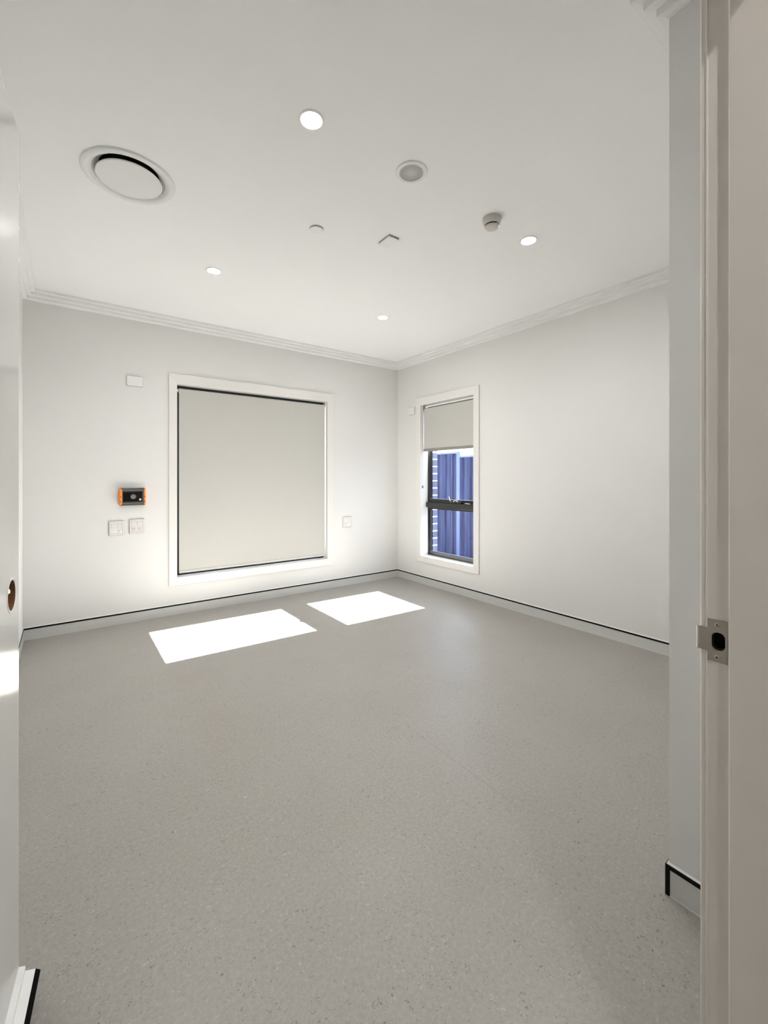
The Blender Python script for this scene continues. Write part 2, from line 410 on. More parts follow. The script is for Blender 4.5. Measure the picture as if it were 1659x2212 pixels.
# window_1: wide, behind the full-length blind
w1 = struct(empty('window_1', (1.59, YB, A['z0'])), 'wide back-wall window behind a full-length pale roller blind', 'window')
obj('architrave', ring_xz(new(), A['x0'], A['x1'], A['z0'], A['z1'], (0.068, 0.074, 0.073, 0.089), YB - 0.012, YB), M['trim'], w1, bevel=0.0018)
obj('reveal', ring_xz(new(), A['x0'], A['x1'], A['z0'], A['z1'], 0.0118, YB, YB + 0.105), M['trim'], w1)
fr = obj('window_frame', ring_xz(new(), A['x0'] + 0.048, A['x1'] - 0.048, A['z0'] + 0.045, A['z1'] - 0.048, 0.048, YB + 0.085, YB + 0.150), M['frame'], w1, bevel=0.002)
obj('mullion', box(new(), 1.565, 1.615, YB + 0.090, YB + 0.145, A['z0'] + 0.045, A['z1'] - 0.048), M['frame'], w1, bevel=0.002)
obj('pane', box(new(), A['x0'] + 0.040, 1.570, YB + 0.118, YB + 0.122, A['z0'] + 0.04, A['z1'] - 0.04), M['glass'], w1)
obj('pane', box(new(), 1.610, A['x1'] - 0.040, YB + 0.118, YB + 0.122, A['z0'] + 0.04, A['z1'] - 0.04), M['glass'], w1)

# window_2: narrow, half-raised blind
w2 = struct(empty('window_2', (XR, 3.41, B['z0'])), 'narrow black-framed window on the right wall, blind half raised', 'window')
XG = XR + 0.105
obj('architrave', swapxy(ring_xz(new(), B['y0'], B['y1'], B['z0'], B['z1'], (0.072, 0.066, 0.070, 0.087), XR - 0.013, XR)), M['trim'], w2, bevel=0.0018)
obj('reveal', swapxy(ring_xz(new(), B['y0'], B['y1'], B['z0'], B['z1'], 0.0118, XR, XR + 0.124)), M['trim'], w2)
y0, y1, z0, z1 = B['y0'], B['y1'], B['z0'], B['z1']
fr2 = obj('window_frame', swapxy(ring_xz(new(), y0 + 0.030, y1 - 0.012, z0 + 0.040, z1 - 0.040, (0.030, 0.012, 0.040, 0.040), XG, XG + 0.070)), M['frame'], w2, bevel=0.002)
obj('glazing_bead', swapxy(ring_xz(new(), y0 + 0.036, y1 - 0.020, z0 + 0.045, 0.882, (0.012, 0.010, 0.008, 0.006), XG + 0.020, XG + 0.050)), M['frame'], w2, bevel=0.0015)
tr = obj('transom', box(new(), XG - 0.028, XG + 0.060, y0 + 0.004, y1 + 0.0, 0.893, 0.950), M['transom'], w2, bevel=0.003)
tag(tr, 'thick dark crossbar between the two panes')
obj('transom_lip', box(new(), XG - 0.004, XG + 0.055, y0 + 0.006, y1 - 0.006, 0.872, 0.894), M['transom'], w2, bevel=0.002)
sash = obj('sash', swapxy(ring_xz(new(), y0 + 0.062, y1 - 0.036, 0.994, z1 - 0.075, (0.032, 0.026, 0.046, 0.035), XG + 0.004, XG + 0.046)), M['frame'], w2, bevel=0.002)
obj('pane', box(new(), XG + 0.030, XG + 0.034, y0 + 0.056, y1 - 0.030, 0.994, z1 - 0.070), M['glass'], sash)
obj('pane', box(new(), XG + 0.036, XG + 0.040, y0 + 0.032, y1 - 0.016, z0 + 0.042, 0.880), M['glass'], w2)
# chain winder and its handle on the sash
win = obj('winder', box(new(), XG - 0.020, XG + 0.006, 3.26, 3.43, 0.952, 0.974), M['frame'], w2, bevel=0.004)
bm = new(); tube(bm, [(XG - 0.014, 3.425, 0.972), (XG - 0.024, 3.432, 1.000), (XG - 0.028, 3.438, 1.030)], 0.0050); obj('winder_handle', bm, M['chrome'], win, smooth=True)
bm = new(); tube(bm, [(XG - 0.018, 3.345 - 0.03 * math.cos(t), 0.972 + 0.014 * math.sin(t)) for t in [PI * k / 8 for k in range(9)]], 0.0045); obj('chain_loop', bm, M['chrome'], win, smooth=True)
bm = new(); tube(bm, [(XG - 0.020, 3.13, 0.958), (XG - 0.022, 3.20, 0.960)], 0.0030); obj('catch', bm, M['chrome'], w2, smooth=True)
sl = obj('window_sill', prism(new(), [(XG + 0.072, y0, z0 + 0.030), (bx1 + 0.015, y0, z0 + 0.008), (bx1 + 0.015, y0, z0 - 0.028), (XG + 0.072, y0, z0 - 0.028)],
         [(XG + 0.072, y1 - 0.012, z0 + 0.030), (bx1 + 0.015, y1 - 0.012, z0 + 0.008), (bx1 + 0.015, y1 - 0.012, z0 - 0.028), (XG + 0.072, y1 - 0.012, z0 - 0.028)]), M['mortar_sill'], w2)
tag(sl, 'pale outer sill')

# ------------------------------------------------------------------ roller blinds
b1 = tag(empty('roller_blind', (1.6, YB + 0.035, A['z0'])), 'large pale roller blind pulled fully down over the wide window', 'blind', 'roller blinds in the two windows')
bm = new(); lathe(bm, [(0, 0), (0.0205, 0), (0.0205, 1.507), (0, 1.507)], (0.845, YB + 0.058, 2.040), 'X', 32); obj('roller_tube', bm, M['fabric'], b1, smooth=True)
obj('fabric', box(new(), 0.845, 2.352, YB + 0.0365, YB + 0.0375, 0.382, 2.048), M['fabric'], b1)
r_ = obj('bottom_rail', box(new(), 0.845, 2.352, YB + 0.031, YB + 0.043, 0.360, 0.383), M['rail_a'], b1, bevel=0.003)
for sx, sn in ((0.8205, 1), (2.3625, -1)):
    bm = new(); box(bm, min(sx, sx + sn * 0.003), max(sx, sx + sn * 0.003), YB + 0.034, YB + 0.084, 2.010, 2.087)
    lathe(bm, [(0, 0), (0.012, 0), (0.012, 0.022 * sn), (0, 0.022 * sn)], (sx, YB + 0.058, 2.040), 'X', 16)
    obj('bracket', bm, M['plastic_w'], b1)
b2 = tag(empty('roller_blind', (XR + 0.035, 3.41, 1.55)), 'small pale roller blind raised halfway up the narrow window', 'blind', 'roller blinds in the two windows')
bm = new(); lathe(bm, [(0, 0), (0.0170, 0), (0.0170, 0.798), (0, 0.798)], (XR + 0.056, 3.008, 2.043), 'Y', 32); obj('roller_tube', bm, M['fabric'], b2, smooth=True)
obj('fabric', box(new(), XR + 0.0385, XR + 0.0395, 3.006, 3.8095, 1.572, 2.049), M['fabric'], b2)
obj('bottom_rail', box(new(), XR + 0.031, XR + 0.047, 3.006, 3.8095, 1.547, 1.577), M['rail'], b2, bevel=0.004)
hs = obj('bright_gap_strip', box(new(), XR + 0.026, XR + 0.034, 3.006, 3.778, 2.060, 2.075), M['plastic_w'], b2, bevel=0.002)  # added white strip standing in for the bright gap of light above the blind
for sy, sn in ((3.0005, 1), (3.8145, -1)):
    bm = new(); box(bm, XR + 0.030, XR + 0.082, min(sy, sy + sn * 0.003), max(sy, sy + sn * 0.003), 2.010, 2.089)
    box(bm, XR + 0.030, XR + 0.082, min(sy, sy + sn * 0.03), max(sy, sy + sn * 0.03), 2.082, 2.089)
    lathe(bm, [(0, 0), (0.013, 0), (0.013, 0.036 * sn), (0, 0.036 * sn)], (XR + 0.056, sy, 2.043), 'Y', 16)
    obj('bracket', bm, M['bracket'], b2)
# beaded chain loop hanging in front of the left reveal, with its tensioner
bm = new()
zt, zb, ya = 2.035, 1.155, 3.806
pts = [(XR + 0.010, ya, zt)] + [(XR + 0.010 - 0.004 * math.sin(PI * k / 12), ya, zt - (zt - zb) * k / 12) for k in range(1, 13)]
pts += [(XR + 0.010 + 0.008 * (1 - math.cos(PI * k / 6)), ya, zb - 0.008 * math.sin(PI * k / 6)) for k in range(1, 6)]
pts += [(XR + 0.026, ya, zb + (zt - zb) * k / 6) for k in range(0, 7)]
tube(bm, pts, 0.0018, 6)
ch = obj('pull_chain', bm, M['plastic_w'], b2, smooth=True)
obj('chain_tensioner', box(new(), XR + 0.008, XR + 0.028, 3.801, 3.8145, 1.118, 1.148), M['bracket'], b2, bevel=0.003)

# ------------------------------------------------------------------ door frame (latch side, hinge side, head) with the strike plate
fr = struct(empty('trim_7', (XJ, 0.2, 0)), 'glossy cream door frame with a steel strike plate at the right edge', 'door frame')
YJ = 0.2733
# profile in x-y: hall edge, planted stop, rebate, raised arris and room edge
def jamb_prof(x, s):       # s=+1: jamb lies towards +x of its face
    f = lambda d, y: (x + s * d, y)
    arc = [f(-0.012 + 0.003 * (1 - math.sin(t)), 0.2313 - 0.003 * (1 - math.cos(t))) for t in (PI / 2, PI / 4)]
    stop = [f(-0.012, 0.138), f(-0.0125, 0.2262), f(-0.0120, 0.2288), f(-0.0100, 0.2306), f(-0.0078, 0.2313), f(0, 0.2313)]
    room = [f(0, 0.2612), f(-0.0012, 0.2622), f(-0.0014, 0.2634), f(0.0002, 0.2645), f(0.0010, 0.2650), f(0.0010, 0.2716), f(0.0028, YJ)]
    return [f(0.020, 0.120), f(0.0, 0.120), f(0, 0.138)] + stop + room + [f(0.020, YJ)]
pr = jamb_prof(XJ, 1); j1 = obj('jamb', prism(new(), [(p[0], p[1], 0) for p in pr], [(p[0], p[1], DH + 0.019) for p in pr]), M['jamb'], fr, smooth=True)
pr = jamb_prof(XH, -1); obj('jamb', prism(new(), [(p[0], p[1], 0) for p in pr], [(p[0], p[1], DH + 0.019) for p in pr]), M['jamb'], fr, smooth=True)
bm = box(new(), XH + 0.003, XJ - 0.003, 0.120, YJ, DH, DH + 0.0195); box(bm, XH + 0.013, XJ - 0.013, 0.138, 0.2313, DH - 0.012, DH); obj('head', bm, M['jamb'], fr)
for yy0, yy1 in ((YF, YF + 0.012), (YH - 0.012, YH)):
    bm = new(); pA = 0.067
    ring = [[(XH - 0.006, 0), (XH - 0.006 - pA, 0), (XH - 0.006 - pA, DH + 0.006 + pA), (XH - 0.006, DH + 0.006)],
            [(XJ + 0.006, 0), (XJ + 0.006 + pA, 0), (XJ + 0.006 + pA, DH + 0.006 + pA), (XJ + 0.006, DH + 0.006)],
            [(XH - 0.006, DH + 0.006), (XH - 0.006 - pA, DH + 0.006 + pA), (XJ + 0.006 + pA, DH + 0.006 + pA), (XJ + 0.006, DH + 0.006)]]
    for q in ring: prism(bm, [(a, yy0, b) for a, b in q], [(a, yy1, b) for a, b in q])
    obj('architrave', bm, M['trim'], fr)

def cut(o_, cutters, inner=None, test=None):
    """boolean-difference the cutters out of o_, give the new inner faces the second material, drop the cutters"""
    for c_ in cutters:
        md = o_.modifiers.new('cut', 'BOOLEAN'); md.operation = 'DIFFERENCE'; md.object = c_; md.solver = 'EXACT'
    bpy.context.view_layer.update()
    dg = bpy.context.evaluated_depsgraph_get(); me = bpy.data.meshes.new_from_object(o_.evaluated_get(dg))
    old = o_.data; o_.modifiers.clear(); o_.data = me; me.name = old.name; bpy.data.meshes.remove(old)
    if inner:
        while len(me.materials) < 2: me.materials.append(inner)
        me.materials[1] = inner
        for p in me.polygons:
            if test(p): p.material_index = 1
            else: p.material_index = 0
    for c_ in cutters: bpy.data.objects.remove(c_)

# strike plate: face plate on the rebate, lip turning out past the room edge, keyed hole, two screws
zc = 0.957; xp = XJ - 0.0016
# latch pocket in the jamb itself
def to_face(a, b, hh): return (XJ + hh, a, b)
hole = rrect(0.0205, 0.031, 0.009, 8)
bm = new(); slab(bm, [(0.2468 + a, zc - 0.0005 + b) for a, b in hole], to_face, [(0, -0.01), (0, 0.0185)])
cutter = mesh_only('cutter', bm, M['duct']); cut(j1, [cutter], M['duct'], lambda p: (p.center.x > XJ + 0.0005 and abs(p.center.z - zc) < 0.017 and 0.236 < p.center.y < 0.258))
# outline in (y, z): face 0.2325..0.2616 wide, 71 mm high; tongue 38 mm high continues to the lip
yo0, yo1 = 0.2345, 0.2617
out = [(yo0, zc - 0.0355), (yo1, zc - 0.0355), (yo1, zc - 0.0215), (0.2645, zc - 0.0195), (0.2735, zc - 0.0195), (0.2735, zc + 0.0195), (yo1, zc + 0.0195), (yo1, zc + 0.0355), (yo0, zc + 0.0355)]
bm = new(); prism(bm, [(xp, a, b) for a, b in out], [(xp + 0.0015, a, b) for a, b in out])
sp = obj('strike_plate', bm, M['steel'], fr); tag(sp, 'brushed steel strike plate')
bm = new(); slab(bm, [(0.2468 + a * 0.9, zc - 0.0005 + b * 0.95) for a, b in hole], to_face, [(0, -0.01), (0, 0.01)])
cutter = mesh_only('cutter', bm, M['steel']); cutter.location = (0, 0, 0)
cut(sp, [cutter])
bm = new(); lipp = []
for k in range(7):
    t = (PI / 2.3) * k / 6; lipp.append((xp + 0.0065 * (1 - math.cos(t)), 0.2735 + 0.0065 * math.sin(t)))
inn = [(x_ + 0.0015, y_ - 0.0004 * i) for i, (x_, y_) in enumerate(lipp)][::-1]
prism(bm, [(a, b, zc - 0.0195) for a, b in lipp + inn], [(a, b, zc + 0.0195) for a, b in lipp + inn]); obj('lip', bm, M['steel'], sp, smooth=True)
bm = new()
oo = [(0.2468 + a, zc - 0.0005 + b) for a, b in rrect(0.0205, 0.031, 0.009, 8)]; ii = [(0.2468 + a, zc - 0.0005 + b) for a, b in rrect(0.0165, 0.0265, 0.0075, 8)]
n_ = len(oo); va = [bm.verts.new((xp - 0.0004, a, b)) for a, b in oo]; vb = [bm.verts.new((xp + 0.009, a, b)) for a, b in ii]; vc = [bm.verts.new((xp + 0.009, a, b)) for a, b in [(0.2468 + a, zc - 0.0005 + b) for a, b in rrect(0.019, 0.029, 0.0085, 8)]]
vd = [bm.verts.new((xp + 0.0004, a, b)) for a, b in [(0.2468 + a, zc - 0.0005 + b) for a, b in rrect(0.0208, 0.0315, 0.009, 8)]]
for k in range(n_):
    j = (k + 1) % n_
    bm.faces.new((va[k], va[j], vb[j], vb[k])); bm.faces.new((vb[k], vb[j], vc[j], vc[k])); bm.faces.new((vc[k], vc[j], vd[j], vd[k])); bm.faces.new((vd[k], vd[j], va[j], va[k]))
obj('keeper_cup', bm, M['steel'], sp, smooth=True)
for zz in (zc + 0.0268, zc - 0.0272):
    bm = new(); lathe(bm, [(0, 0), (0.0042, 0), (0.0040, 0.0007), (0.0030, 0.0010), (0, 0.0010)], (xp, 0.2485, zz), 'X', 24, -1)
    s_ = obj('screw', bm, M['screw'], sp, smooth=True)
    bm = new()
    for a, b in ((0.0019, 0.0006), (0.0006, 0.0019)): box(bm, xp - 0.0012, xp - 0.0008, 0.2485 - a, 0.2485 + a, zz - b, zz + b)
    obj('screw_recess', bm, M['slot'], s_)

# ------------------------------------------------------------------ door leaf, swung open against the left wall
P0 = Vector((-0.0855, 1.317, 0)); dv = Vector((0.1207, 0.9927, 0)).normalized(); nv = Vector((dv.y, -dv.x, 0))
# local frame: x along the leaf from hinge to latch edge, y = out of the visible face, z up ; origin at the hinge end
LW = 1.020
Hn = P0 - dv * LW
door = obj('door_1', box(new(), 0, LW, -0.040, 0, 0.010, 2.040), M['door'])
struct(door, 'glossy white door standing open at the left edge, handle hole bored through', 'door')
bm = new(); lathe(bm, [(0, -0.06), (0.0330, -0.06), (0.0330, 0.02), (0, 0.02)], (LW - 0.066, 0, 0.972), 'Y', 48); c1 = mesh_only('cutter', bm, M['timber'])
bm = new(); lathe(bm, [(0, -0.070), (0.0115, -0.070), (0.0115, 0.02), (0, 0.02)], (LW, -0.020, 0.974), 'X', 32); c2 = mesh_only('cutter', bm, M['timber'])
def inner_test(p):
    c_ = p.center; return abs(c_.z - 0.972) < 0.04 and LW - 0.105 < c_.x < LW - 0.0003 and -0.0397 < c_.y < -0.0003
cut(door, [c1, c2], M['timber'], inner_test)
# thin routed ring around the bore
bm = new(); 
lathe(bm, [(0.0330, 0.0), (0.0332, 0.0007), (0.0385, 0.0007), (0.0395, 0.0)], (LW - 0.066, 0, 0.972), 'Y', 64)
ro = obj('bore_collar', bm, M['door_edge'], door, smooth=True)
# latch edge lipping
# bottom seal on the visible face: stepped white carrier and a black rubber fin
car = [(0, 0.089), (0.0120, 0.085), (0.0120, 0.0735), (0.0310, 0.0680), (0.0290, 0.030), (0, 0.030)]
bm = prism(new(), [(0.004, a, b) for a, b in car], [(LW, a, b) for a, b in car])
cr = obj('door_bottom_seal', bm, M['plastic_w'], door); tag(cr, 'white stepped seal along the foot of the door')
fin = [(0.0310, 0.0681), (0.0405, 0.0605), (0.0300, 0.004), (0.020, 0.004), (0.0285, 0.032)]
bm = prism(new(), [(0.004, a, b) for a, b in fin], [(LW, a, b) for a, b in fin])
ff = obj('rubber_fin', bm, M['rubber'], cr); tag(ff, 'black rubber strip')
# hinges
for zz in (0.25, 1.05, 1.80):
    bm = new(); lathe(bm, [(0, 0), (0.006, 0), (0.006, 0.1), (0, 0.1)], (-0.0075, -0.034, zz), 'Z', 16); obj('hinge', bm, M['steel'], door, smooth=True)
door.matrix_world = Matrix(((dv.x, nv.x, 0, Hn.x), (dv.y, nv.y, 0, Hn.y), (0, 0, 1, 0), (0, 0, 0, 1)))
# mirrored axes are avoided: dv x (out) keeps z up through a left-handed flip of y, repaired below
if door.matrix_world.determinant() < 0:
    for q in [door] + list(door.children) + [g for c_ in door.children for g in c_.children]:
        for v in q.data.vertices: v.co.y = -v.co.y
        q.data.flip_normals()
    door.matrix_world = Matrix(((dv.x, -nv.x, 0, Hn.x), (dv.y, -nv.y, 0, Hn.y), (0, 0, 1, 0), (0, 0, 0, 1)))

# ------------------------------------------------------------------ ceiling fittings
def downlight(x, y, lens_mat, label, group):
    t = tag(empty('downlight', (x, y, H)), label, 'downlight', group)
    bm = new(); lathe(bm, [(0.0405, 0.006), (0.0405, -0.0045), (0.0430, -0.0060), (0.0475, -0.0050), (0.0500, 0.0), (0.0500, 0.006)], (x, y, H), 'Z', 48)
    obj('bezel', bm, M['plastic_w'], t, smooth=True)
    bm = new(); lathe(bm, [(0, -0.0035), (0.0403, -0.0035), (0.0403, -0.0010), (0, -0.0010)], (x, y, H), 'Z', 48)
    obj('lens', bm, lens_mat, t)
    if lens_mat is M['lens']:                 # the lamp's own beam
        ld = bpy.data.lights.new('beam', 'SPOT'); ld.energy = SPOT; ld.spot_size = math.radians(150); ld.spot_blend = 1.0
        ld.shadow_soft_size = 0.035; ld.color = (0.985, 0.99, 1.0)
        lo = bpy.data.objects.new('beam', ld); C.objects.link(lo); lo.parent = t; lo.location = (0, 0, -0.008)
    return t
grp = 'lit downlights in the room ceiling'
downlight(0.795, 1.561, M['lens'], 'lit downlight nearest the camera, right of the big round air vent', grp)
downlight(0.830, 3.094, M['lens'], 'lit downlight at the left, nearest the cornice above the wide window', grp)
downlight(2.250, 1.573, M['lens'], 'lit downlight on the right, just beyond the smoke detector', grp)
downlight(2.280, 3.094, M['lens'], 'smallest lit downlight, nearest the far corner of the room', grp)
downlight(0.35, -0.62, M['hall_fill_lens'], 'added unseen fill lamp in the hall ceiling, lighting the door frame', 'added fill lamp in the hallway')  # added out of view to brighten the door frame

# round air diffuser: flared ring, dark throat, dropped centre disc
vx, vy = 0.251, 2.380
t = tag(empty('ceiling_vent', (vx, vy, H)), 'large round white air vent with a black gap on the ceiling', 'air vent')
bm = new(); lathe(bm, [(0, -0.05), (0.1535, -0.05), (0.1535, 0.094), (0, 0.094)], (vx, vy, H), 'Z', 96); cutter = mesh_only('cutter', bm, M['duct'])
cut(bpy.data.objects['ceiling'], [cutter], M['duct'], lambda p: p.center.z > H + 0.001 and p.center.z < H + 0.096 and abs(p.center.x - vx) < 0.17 and abs(p.center.y - vy) < 0.17)
bm = new(); lathe(bm, [(0.197, 0.002), (0.197, -0.003), (0.193, -0.0085), (0.183, -0.0115), (0.172, -0.0110), (0.163, -0.0060), (0.150, 0.004), (0.136, 0.014), (0.128, 0.020), (0.1245, 0.027), (0.1245, 0.060), (0.127, 0.060), (0.130, 0.024), (0.153, 0.008), (0.153, 0.002)], (vx, vy, H - 0.0), 'Z', 96)
obj('diffuser_ring', bm, M['vent'], t, smooth=True)
bm = new(); lathe(bm, [(0.1245, 0.030), (0.1245, 0.0935), (0, 0.0935), (0, 0.093), (0.1240, 0.093), (0.1240, 0.030)], (vx, vy, H), 'Z', 96)
thr = obj('throat', bm, M['duct'], t); tag(thr, 'black duct throat')
bm = new(); lathe(bm, [(0, -0.0155), (0.1365, -0.0155), (0.1385, -0.0140), (0.1385, -0.0100), (0.135, -0.0085), (0, -0.0085)], (vx, vy, H), 'Z', 96)
obj('centre_disc', bm, M['vent'], t, smooth=True)
bm = new(); lathe(bm, [(0.008, -0.012), (0.008, 0.09)], (vx, vy, H), 'Z', 16); obj('stem', bm, M['duct'], t)

# ceiling speaker
sx_, sy_ = 1.308, 1.550
t = tag(empty('ceiling_speaker', (sx_, sy_, H)), 'round white ceiling speaker with a grey mesh centre', 'speaker')
bm = new(); lathe(bm, [(0.0740, 0.002), (0.0740, -0.0040), (0.0720, -0.0062), (0.0600, -0.0072), (0.0585, -0.0060), (0.0570, -0.0072), (0.0545, -0.0060), (0.0545, 0.002)], (sx_, sy_, H), 'Z', 64)
obj('rim', bm, M['vent'], t, smooth=True)
bm = new(); lathe(bm, [(0, -0.0050), (0.0540, -0.0035), (0.0540, 0.0), (0, 0.0)], (sx_, sy_, H), 'Z', 64); obj('mesh_grille', bm, M['grille'], t)

# smoke detector
sx_, sy_ = 1.900, 1.562
t = tag(empty('smoke_detector', (sx_, sy_, H)), 'greyish white smoke detector standing proud of the ceiling', 'smoke detector')
bm = new(); lathe(bm, [(0, 0), (0.050, 0), (0.051, -0.006), (0.0500, -0.018), (0.0455, -0.027), (0.0430, -0.030), (0.0420, -0.038), (0, -0.038)], (sx_, sy_, H), 'Z', 64)
obj('body', bm, M['plastic_g'], t, smooth=True)
bm = new(); lathe(bm, [(0, -0.038), (0.0365, -0.038), (0.0365, -0.045), (0, -0.045)], (sx_, sy_, H), 'Z', 48); g_ = obj('smoke_gap', bm, M['duct'], t); tag(g_, 'dark slot below the body')
bm = new(); lathe(bm, [(0, -0.045), (0.0390, -0.045), (0.0385, -0.049), (0.034, -0.0545), (0.024, -0.0575), (0, -0.0585)], (sx_, sy_, H), 'Z', 64)
obj('cover', bm, M['plastic_g'], t, smooth=True)
for k in range(3):
    a_ = 2 * PI * k / 3 + 0.5; bm = box(new(), -0.004, 0.004, -0.002, 0.002, -0.0455, -0.0375)
    for v in bm.verts: x0_, y0_ = v.co.x, v.co.y; v.co.x = sx_ + 0.0375 * math.cos(a_) + x0_; v.co.y = sy_ + 0.0375 * math.sin(a_) + y0_; v.co.z += H
    obj('rib', bm, M['plastic_g'], t)

# round blank cover and square sensor
o = empty('blank_cover', (1.166, 2.230, H))
bm = new(); lathe(bm, [(0, -0.006), (0.0385, -0.006), (0.0385, -0.0085), (0.037, -0.0105), (0, -0.011)], (1.166, 2.230, H), 'Z', 48); obj('cover_disc', bm, M['plastic_w'], o, smooth=True)
bm = new(); lathe(bm, [(0, 0), (0.0370, 0), (0.0370, -0.006), (0, -0.006)], (1.166, 2.230, H), 'Z', 48); obj('shadow_gap', bm, M['bracket'], o)  # grey slab stands in for the shadow gap under the round cover
tag(o, 'small flat round white cover left of the square one on the ceiling', 'ceiling cover')
bm = new(); slab(bm, rrect(0.078, 0.112, 0.005), lambda a, b, h_: (1.575 + a, 2.079 + b, H + h_), [(0, -0.008), (0, -0.011), (0.002, -0.014)])
o = empty('square_sensor', (1.575, 2.079, H)); obj('cover_plate', bm, M['plastic_w'], o, smooth=True)
bm = new(); slab(bm, rrect(0.076, 0.110, 0.005), lambda a, b, h_: (1.575 + a, 2.079 + b, H + h_), [(0, 0), (0, -0.008)]); obj('shadow_gap_base', bm, M['bracket'], o)  # grey slab stands in for the shadow gap above the sensor plate
tag(o, 'thin square white sensor in the middle of the ceiling', 'sensor')

# ------------------------------------------------------------------ wall fittings on the back wall
def on_back(cx_, cz_): return lambda a, b, h_: (cx_ + a, YB - h_, cz_ + b)
def on_right(cy_, cz_): return lambda a, b, h_: (XR - h_, cy_ + a, cz_ + b)
bm = new(); slab(bm, rrect(0.121, 0.083, 0.008), on_back(0.486, 2.066), [(0, 0), (0, 0.011), (0.0015, 0.0135)])
o = obj('blank_plate', bm, M['cover'], smooth=True, loc=(0.486, YB, 2.066)); gk = slab(new(), rrect(0.1245, 0.0865, 0.009), on_back(0.486, 2.066), [(0, 0), (0, 0.003)]); gk_o = obj('shadow_gap', gk, M['bracket'], loc=(0.486, YB, 2.066)); gk_o.parent = o; gk_o.location = (0, 0, 0); tag(o, 'plain white plate on the wall above the orange panel', 'wall plate', 'blank wall plates')  # grey slab behind the plate draws its shadow outline
bm = new(); slab(bm, rrect(0.110, 0.088, 0.008), on_right(3.977, 2.043), [(0, 0), (0, 0.011), (0.0015, 0.0135)])
o = obj('blank_plate', bm, M['cover'], smooth=True, loc=(XR, 3.977, 2.043)); gk = slab(new(), rrect(0.1135, 0.0915, 0.009), on_right(3.977, 2.043), [(0, 0), (0, 0.003)]); gk_o = obj('shadow_gap', gk, M['bracket'], loc=(XR, 3.977, 2.043)); gk_o.parent = o; gk_o.location = (0, 0, 0); tag(o, 'plain white plate high beside the narrow window', 'wall plate', 'blank wall plates')  # grey slab again as this plate's painted shadow outline

# orange and black call panel
px, pz, pd = 0.467, 1.0755, 0.040
t = tag(empty('call_panel', (px, YB, pz)), 'black call panel with orange ends on the wall beside the wide window', 'call panel')
F_ = on_back(px, pz)
bm = new(); slab(bm, rrect(0.186, 0.148, 0.006), F_, [(0, 0), (0, pd - 0.006), (0.0035, pd)]); obj('housing', bm, M['dgrey'], t)
bm = new()
bo = [(-0.090, -0.070), (0.090, -0.070), (0.090, 0.070), (-0.090, 0.070)]; bi = [(-0.072, -0.050), (0.072, -0.050), (0.072, 0.050), (-0.072, 0.050)]
va = [bm.verts.new(F_(a, b, pd - 0.004)) for a, b in bo]; vb = [bm.verts.new(F_(a, b, pd + 0.004)) for a, b in bi]; vc = [bm.verts.new(F_(a, b, pd + 0.001)) for a, b in bi]; vd = [bm.verts.new(F_(a, b, pd - 0.006)) for a, b in bo]
for k in range(4):
    j = (k + 1) % 4
    for P_, Q_ in ((va, vb), (vb, vc), (vc, vd), (vd, va)): bm.faces.new((P_[k], P_[j], Q_[j], Q_[k]))
obj('bezel', bm, M['dgrey'], t)
bm = new(); slab(bm, rrect(0.146, 0.082, 0.002), F_, [(0, pd - 0.002), (0, pd + 0.002)]); fc = obj('face_panel', bm, M['glossblack'], t); tag(fc, 'gloss black face')
bm = new(); lathe(bm, [(0, 0.0), (0.0205, 0.0), (0.0205, 0.004), (0.0185, 0.0055), (0.0150, 0.0050), (0.0140, 0.0035), (0, 0.0045)], (px + 0.004, YB - pd - 0.002, pz + 0.0005), 'Y', 40, -1)
bt = obj('call_button', bm, M['button'], t, smooth=True); tag(bt, 'round grey button')
bm = new()
for k in range(3):
    a0 = 2 * PI * k / 3 + 0.4; tube(bm, [(px + 0.004 + 0.010 * math.cos(a0 + s * 0.22), YB - pd - 0.0062, pz + 0.0005 + 0.010 * math.sin(a0 + s * 0.22)) for s in range(6)], 0.0012, 6)
tube(bm, [(px + 0.004 + 0.0045 * math.cos(s * 0.5), YB - pd - 0.0066, pz + 0.0005 + 0.0045 * math.sin(s * 0.5)) for s in range(9)], 0.0010, 6)
obj('button_mark', bm, M['screw'], bt)
bm = new(); lathe(bm, [(0, 0.0), (0.0088, 0.0), (0.0088, 0.0020), (0, 0.0028)], (px + 0.056, YB - pd - 0.002, pz - 0.024), 'Y', 28, -1)
rb = obj('round_badge', bm, M['plastic_w'], t, smooth=True); tag(rb, 'small white round badge')
bm = new(); tube(bm, [(px + 0.056 + 0.0042 * math.cos(s * 0.55 + 0.3), YB - pd - 0.0048, pz - 0.024 + 0.0042 * math.sin(s * 0.55 + 0.3)) for s in range(9)], 0.0011, 6); obj('badge_mark', bm, M['dgrey'], rb)
for sn in (-1, 1):
    # orange end cover: straight outer side, rounded inner corners
    w_ = 0.020 if sn < 0 else 0.013
    pts = [(0, -0.070), (w_ * 0.55, -0.069), (w_ * 0.9, -0.063), (w_, -0.055), (w_, 0.055), (w_ * 0.9, 0.063), (w_ * 0.55, 0.069), (0, 0.070)]
    ol = [(sn * (-0.0975) * -1 * 1.0 if False else sn * 0.0965 - sn * a, b) for a, b in pts]
    bm = new(); A_ = [F_(a, b, 0.004) for a, b in ol]; B_ = [F_(a, b, pd + 0.003) for a, b in ol]; prism(bm, A_, B_)
    oc = obj('end_cover', bm, M['orange'], t, bevel=0.0015); tag(oc, 'orange end cover')
    for dz in (0.0, -0.040):
        bm = new(); lathe(bm, [(0, 0), (0.0042, 0), (0.0042, 0.0014), (0, 0.0014)], (px + sn * (0.0965 - w_ * 0.45), YB - pd - 0.0028, pz + dz), 'Y', 16, -1); obj('screw', bm, M['slot'], oc)

